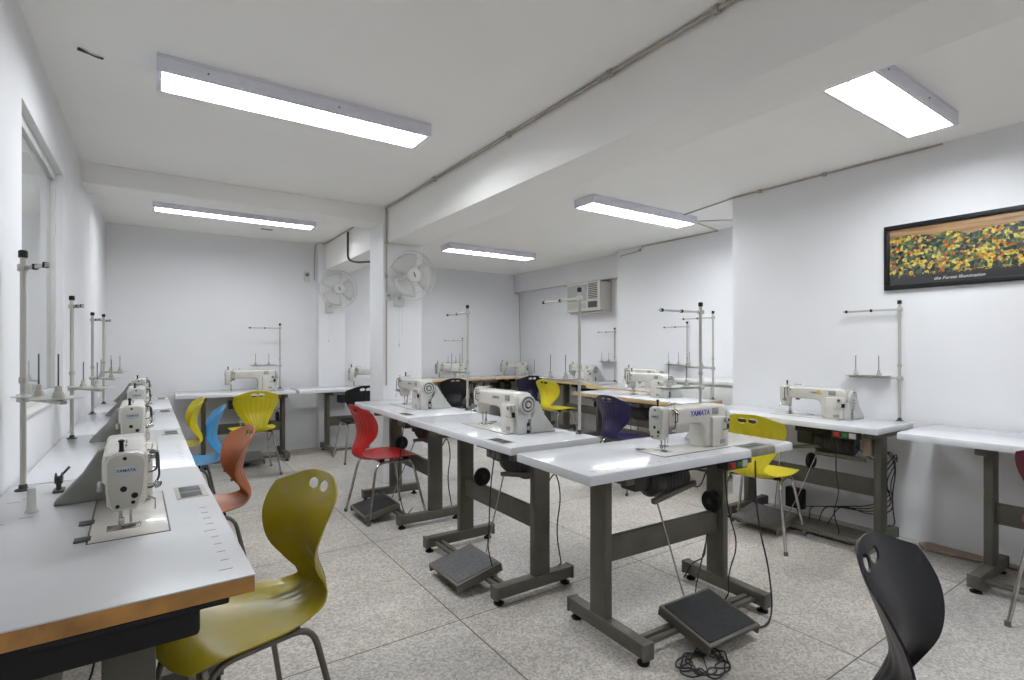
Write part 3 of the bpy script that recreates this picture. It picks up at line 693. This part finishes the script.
place_machine('W3', .50, .26, 'sewing machine behind, on the alcove wall table, mostly hidden by another', scale=.94)
place_machine('A1', .36, .27, 'sewing machine under the air conditioner near the yellow chair', scale=.94)
place_machine('F1', .27, .27, 'sewing machine on the far wall table above the black chair', scale=.94)
place_machine('F2', .33, .27, 'sewing machine on the far wall table above the navy chair', scale=.94)
place_machine('B1', .52, .31, 'sewing machine on the back wall table above the yellow chair', scale=.94)
place_machine('B2', .70, .28, 'sewing machine on the back wall table half hidden by the column', scale=.94)

# ------------------------------------------------------------------ thread stands
def make_stand(h, trays=True):
    t = empty('thread_stand', (0, 0, 0), 0, 'x', 'thread stand')
    MB().tube([(0, 0, 0), (0, 0, h)], .0088, 12).build('pole', M['pole'], t)
    MB().lathe([(0, 0), (.022, 0), (.022, .004), (.012, .008), (.011, .02), (.0085, .021)], (0, 0, 0), 'Z', 16).build('base_nut', M['dark'], t)
    MB().lathe([(.009, -.008), (.0125, -.008), (.0125, .014), (.008, .018), (0, .018)], (0, 0, h), 'Z', 14).build('pole_cap', M['black'], t)
    a = MB(); a.box((-.012, -.014, h - .055), (.016, .014, h - .03), .003); a.box((-.34, -.009, h - .050), (-.01, .0, h - .037), .002)
    ar = a.build('guide_arm', M['pole'], t)
    for u in (-.325, -.17): MB().box((u, -.012, h - .053), (u + .014, .004, h - .034), .002).build('thread_guide', M['black'], ar)
    if trays:
        z = .285
        a = MB(); a.box((-.30, -.008, z - .006), (.02, .008, z + .006), .002); a.box((-.014, -.014, z - .014), (.016, .014, z + .014), .003)
        ar = a.build('spool_arm', M['pole'], t)
        for u in (-.12, -.26):
            s = MB(); s.lathe([(0, .006), (.066, .011), (.070, .014), (.063, .015), (.012, .012), (0, .012)], (u, 0, z), 'Z', 20); s.build('spool_plate', M['pole'], t)
            s = MB(); s.lathe([(.017, .012), (.013, .03), (.010, .032), (.008, .05), (0, .051)], (u, 0, z), 'Z', 14); cup = s.build('cone_holder', M['greycream'], t)
            MB().tube([(u, 0, z + .03), (u, 0, z + .15)], .0022, 6).build('spike', M['dark'], cup)
        MB().lathe([(.0088, .0), (.012, .0), (.012, .02), (.0088, .02)], (0, 0, .36), 'Z', 12).build('collar', M['greycream'], t)
    return t
sp = make_stand(.79)
G_P = 'two spool thread stands clamped to the tables'
firsts = True
def place_stand(x, y, rz, h, label, arm=1., dz=0.):
    global firsts
    o = sp if firsts else copy_tree(sp)
    firsts = False
    o.location = (x, y, TH); o.rotation_euler = (0, 0, R(rz)); o.scale = (1, 1, h / .79)
    o['label'] = label; o['group'] = G_P
    for c in o.children:
        if c.name.startswith('guide_arm'): c.scale = (arm, 1, 1)
        if c.name.startswith(('spool', 'cone')): c.location.z = dz
    return o
place_stand(-.37, 2.40, 117, .795, 'tall pole thread stand nearest the viewer at the window wall with two spool plates', .5, .025)
place_stand(-.365, 3.61, 118, .74, 'thread stand behind the second table machine at the window wall', .3)
place_stand(-.375, 4.84, 118, .72, 'thread stand on the third table from the viewer along the window wall', .3)
place_stand(-.365, 5.68, 118, .75, 'thread stand farthest along the window wall near the back corner', .3)
place_stand(2.535, 1.845, -2, .72, 'thread stand with white arm behind the machine with blue lettering')
place_stand(1.965, 2.22, -90, .80, 'tall thread stand pole beside the machine with round handwheel facing viewer')
place_stand(1.985, 3.53, -90, .79, 'thread stand pole between the two middle row sewing machines')
place_stand(4.04, 1.42, -90, .775, 'thread stand standing against the picture wall below the framed picture')
place_stand(4.25, 2.96, -90, .80, 'slim thread stand on the wood edged table behind the blue lettered machine')
place_stand(5.03, 3.84, -90, .76, 'slim thread stand against the alcove wall left of another stand')
place_stand(5.37, 5.32, -90, .74, 'thread stand by the wall under the air conditioner')
place_stand(1.21, 6.62, 0, .745, 'thread stand on the back wall table with the yellow chair')
place_stand(4.15, 7.55, 0, .62, 'thread stand at the far wall beside the first far wall machine')
t = empty('spool_rod', (5.0, 6.72, TH), 0, 'thin upright spool rod on the short wood edged corner table', 'rod')
MB().lathe([(0, 0), (.02, 0), (.014, .03), (.01, .06), (0, .061)], (0, 0, 0), 'Z', 14).build('base', M['whiteplastic'], t)
MB().tube([(0, 0, .05), (0, 0, .29)], .0035, 8).build('rod', M['dark'], t)

# ------------------------------------------------------------------ chair
def catmull(P, t):
    n = len(P) - 1; x = t * n; i = min(int(x), n - 1); f = x - i
    p0 = P[max(i - 1, 0)]; p1 = P[i]; p2 = P[i + 1]; p3 = P[min(i + 2, n)]
    return [.5 * ((2 * b) + (-a + c) * f + (2 * a - 5 * b + 4 * c - d) * f * f + (-a + 3 * b - 3 * c + d) * f ** 3) for a, b, c, d in zip(p0, p1, p2, p3)]
# (depth, height, half width, edge curl)
PROF = [(-.262, .832, .150, .030), (-.247, .785, .185, .042), (-.226, .732, .200, .055), (-.208, .676, .194, .062), (-.204, .62, .162, .060),
        (-.220, .565, .120, .045), (-.242, .51, .092, .030), (-.240, .465, .096, .022), (-.198, .437, .135, .020), (-.13, .428, .172, .022),
        (-.05, .430, .199, .020), (.04, .438, .208, .014), (.12, .446, .203, .004), (.18, .444, .190, -.006), (.225, .425, .165, -.012)]
def chair_shell():
    NU, NV = 56, 92
    b = bmesh.new()
    def centre(t): return catmull(PROF, t)
    def pos(s, t):
        # rounded ends: edges of top and front rows pulled along the profile
        e = abs(s) ** 2.5
        if t < .42: q = t / .42; tt = t + e * .10 * (1 - q * q * (3 - 2 * q))
        elif t > .8: tt = t - e * .045 * ((t - .8) / .2)
        else: tt = t
        d, z, w, k = centre(tt)
        d1, z1, _, _ = centre(min(tt + .01, 1)); d0, z0, _, _ = centre(max(tt - .01, 0))
        T = Vector((0, d1 - d0, z1 - z0)).normalized()          # along profile, downwards/forwards
        N = Vector((0, -T.z, T.y))                              # towards the sitter
        if N.y + N.z < 0: N = -N
        p = Vector((s * w, d, z)) + N * (k * abs(s) ** 2.2)
        return p, N
    inner, outer = [], []
    for j in range(NV + 1):
        t = j / NV; ri, ro = [], []
        for i in range(NU + 1):
            s = -1 + 2 * i / NU
            p, N = pos(s, t)
            # ribs on the outside of the back and waist
            fade = max(0., min(1., (t - .05) / .1)) * max(0., min(1., (.68 - t) / .12)) * max(0., 1 - abs(s) ** 6)
            rib = .0028 * fade * (.5 + .5 * math.cos(s * PI * 9))
            inr = .0016 * max(0., min(1., (t - .30) / .1)) * max(0., min(1., (.66 - t) / .1)) * (.5 + .5 * math.cos(s * PI * 9)) * max(0., 1 - abs(s) ** 6)
            ri.append(b.verts.new(p + N * (.0025 + inr))); ro.append(b.verts.new(p - N * (.0025 + rib)))
        inner.append(ri); outer.append(ro)
    # handle holes: two rounded openings in (x, v) sheet space
    hole = set(); holes = ((-.033, .029), (.033, .029)); tz = .064; tr_ = .0185
    LEN = .55 / .5
    def hd(i, j, c):
        s = -1 + 2 * i / NU; p, N = pos(s, j / NV)
        q, _ = pos(c[0] / .19, tz)
        dx = (p.x - c[0]) / c[1]; dv = ((p - q) - Vector(((p - q).x, 0, 0))).length * (1 if j / NV > tz else -1) / tr_
        return dx, dv
    for c in holes:
        inside = [(i, j) for i in range(NU) for j in range(0, 22) if math.hypot(*[(x + y) / 2 for x, y in zip(hd(i, j, c), hd(i + 1, j + 1, c))]) < .98]
        hole.update(inside)
    def cells(g, flip):
        for j in range(NV):
            for i in range(NU):
                if (i, j) in hole: continue
                q = (g[j][i], g[j][i + 1], g[j + 1][i + 1], g[j + 1][i])
                b.faces.new(q[::-1] if flip else q)
    cells(inner, False); cells(outer, True)
    def wall(a, c):
        b.faces.new((inner[a[1]][a[0]], outer[a[1]][a[0]], outer[c[1]][c[0]], inner[c[1]][c[0]]))
    for i in range(NU): wall((i, 0), (i + 1, 0)); wall((i, NV), (i + 1, NV))
    for j in range(NV): wall((0, j), (0, j + 1)); wall((NU, j), (NU, j + 1))
    for (i, j) in hole:
        for (di, dj, a, c) in ((0, -1, (i, j), (i + 1, j)), (0, 1, (i, j + 1), (i + 1, j + 1)), (-1, 0, (i, j), (i, j + 1)), (1, 0, (i + 1, j), (i + 1, j + 1))):
            if (i + di, j + dj) not in hole: wall(a, c)
    # round the holes by sliding rim vertices on to the ellipse
    rim = set()
    for (i, j) in hole:
        for a in ((i, j), (i + 1, j), (i, j + 1), (i + 1, j + 1)):
            full = all((a[0] - x, a[1] - y) in hole for x in (0, 1) for y in (0, 1))
            if not full: rim.add(a)
    for (i, j) in rim:
        c = min(holes, key=lambda c: math.hypot(*hd(i, j, c)))
        dx, dv = hd(i, j, c); r = math.hypot(dx, dv)
        if r < 1e-3: continue
        k = 1 / r
        s = -1 + 2 * i / NU; p, N = pos(s, j / NV); q, _ = pos(c[0] / .19, tz)
        v = p - q; tgt = q + v * k
        mv = tgt - p
        if mv.length < .012:
            inner[j][i].co += mv; outer[j][i].co += mv
    loose = [v for v in b.verts if not v.link_faces]
    for v in loose: b.verts.remove(v)
    mb = MB(); mb.bm.free(); mb.bm = b
    return mb
def make_chair():
    t = empty('school_chair', (0, 0, 0), 0, 'x', 'chair')
    sh = chair_shell().build('seat_shell', M['c_yellow'], t, sharp=50)
    # frame, x lateral, y forward
    for s in (-1, 1):
        for f in (-1, 1):
            pts = [(s * .155, 0.0, .415), (s * .155, f * .14, .413), (s * .215, f * .225, .0)]
            lg = MB().tube(pts, .0095, 10, bend=.06).build('leg', M['chrome'], t)
            MB().lathe([(0, 0), (.0125, 0), (.0125, .022), (.0095, .024)], (s * .215, f * .225, 0), 'Z', 12).build('rubber_foot', M['frame_cap'], lg)
    for y in (-.09, .10):
        MB().tube([(-.155, y, .413), (.155, y, .413)], .008, 8).build('cross_bar', M['chrome'], t)
    mo = MB()
    for s in (-1, 1):
        for y in (-.09, .10): mo.box((s * .13 - .02, y - .016, .413), (s * .13 + .02, y + .016, .436), .003)
    mo.build('mounting_block', M['black'], t)
    return t
cp = make_chair(); G_C = 'moulded plastic shell chairs'
firstc = True
def place_chair(x, y, h, color, label, tube='chrome', lean=None):
    """h = heading in degrees the sitter faces (0 = +X, 90 = +Y)"""
    global firstc
    o = cp if firstc else copy_tree(cp)
    firstc = False
    o.location = (x, y, 0); o.rotation_euler = (0, 0, R(h - 90)); o['label'] = label; o['group'] = G_C
    for c in o.children:
        mm = None
        if c.name.startswith('seat_shell'): mm = M[color]
        elif c.name.startswith(('leg', 'cross_bar')): mm = M[tube]
        if mm:
            c.material_slots[0].link = 'OBJECT'; c.material_slots[0].material = mm
    return o
place_chair(.215, 1.755, 195, 'c_olive', 'mustard yellow shell chair nearest the viewer, tucked under the wood edged table', 'darktube')
place_chair(.17, 3.07, 185, 'c_orange', 'burnt orange shell chair beside the window wall tables', 'darktube')
place_chair(.16, 4.32, 176, 'c_blue', 'sky blue shell chair at the window wall tables', 'darktube')
place_chair(.08, 5.10, 182, 'c_yellow', 'yellow shell chair seen side on beyond the sky blue chair', 'darktube')
place_chair(.80, 5.75, 92, 'c_yellow', 'bright yellow ribbed shell chair facing the back wall table')
place_chair(1.44, 3.82, 4, 'c_red', 'red shell chair beside the middle row of tables')
place_chair(3.29, 1.94, 14, 'c_yellow', 'yellow shell chair behind the crosswise table, at the picture wall table')
place_chair(1.33, .265, 280, 'c_black', 'glossy black shell chair standing alone on open floor, closest to the viewer')
place_chair(3.39, .49, 2, 'c_maroon', 'maroon shell chair at the table under the framed picture')
place_chair(3.50, 3.32, 0, 'c_purple', 'dark purple shell chair at the wood edged table behind the crosswise table')
place_chair(4.40, 5.42, 8, 'c_yellow', 'yellow shell chair side on under the air conditioner')
place_chair(3.42, 6.45, 65, 'c_black', 'black shell chair at the far wall table behind the middle row')
place_chair(4.60, 6.42, 80, 'c_navy', 'navy shell chair in the far corner between the wood edged tables')
place_chair(1.88, 5.83, 90, 'c_black', 'black shell chair beside the column at the back wall table')

# ------------------------------------------------------------------ light, camera
w = bpy.data.worlds.new('world'); bpy.context.scene.world = w; w.use_nodes = True
w.node_tree.nodes['Background'].inputs[0].default_value = (.8, .88, 1, 1); w.node_tree.nodes['Background'].inputs[1].default_value = .3

cam = bpy.data.cameras.new('camera'); co = bpy.data.objects.new('camera', cam); C.objects.link(co)
co.location = (0, 0, 1.25); co.rotation_euler = (R(90), 0, R(-34.2))
cam.sensor_width = 36; cam.lens = 525 * 36 / 1024; cam.clip_start = .02
cam.shift_y = (347 - 340) / 1024
sc = bpy.context.scene; sc.camera = co
sc.view_settings.view_transform = 'Standard'; sc.view_settings.look = 'None'; sc.view_settings.gamma = 1
sc.view_settings.use_curve_mapping = False
sc.view_settings.exposure = 0.0
sc.cycles.max_bounces = 10; sc.cycles.diffuse_bounces = 6
sc.cycles.sample_clamp_indirect = 6
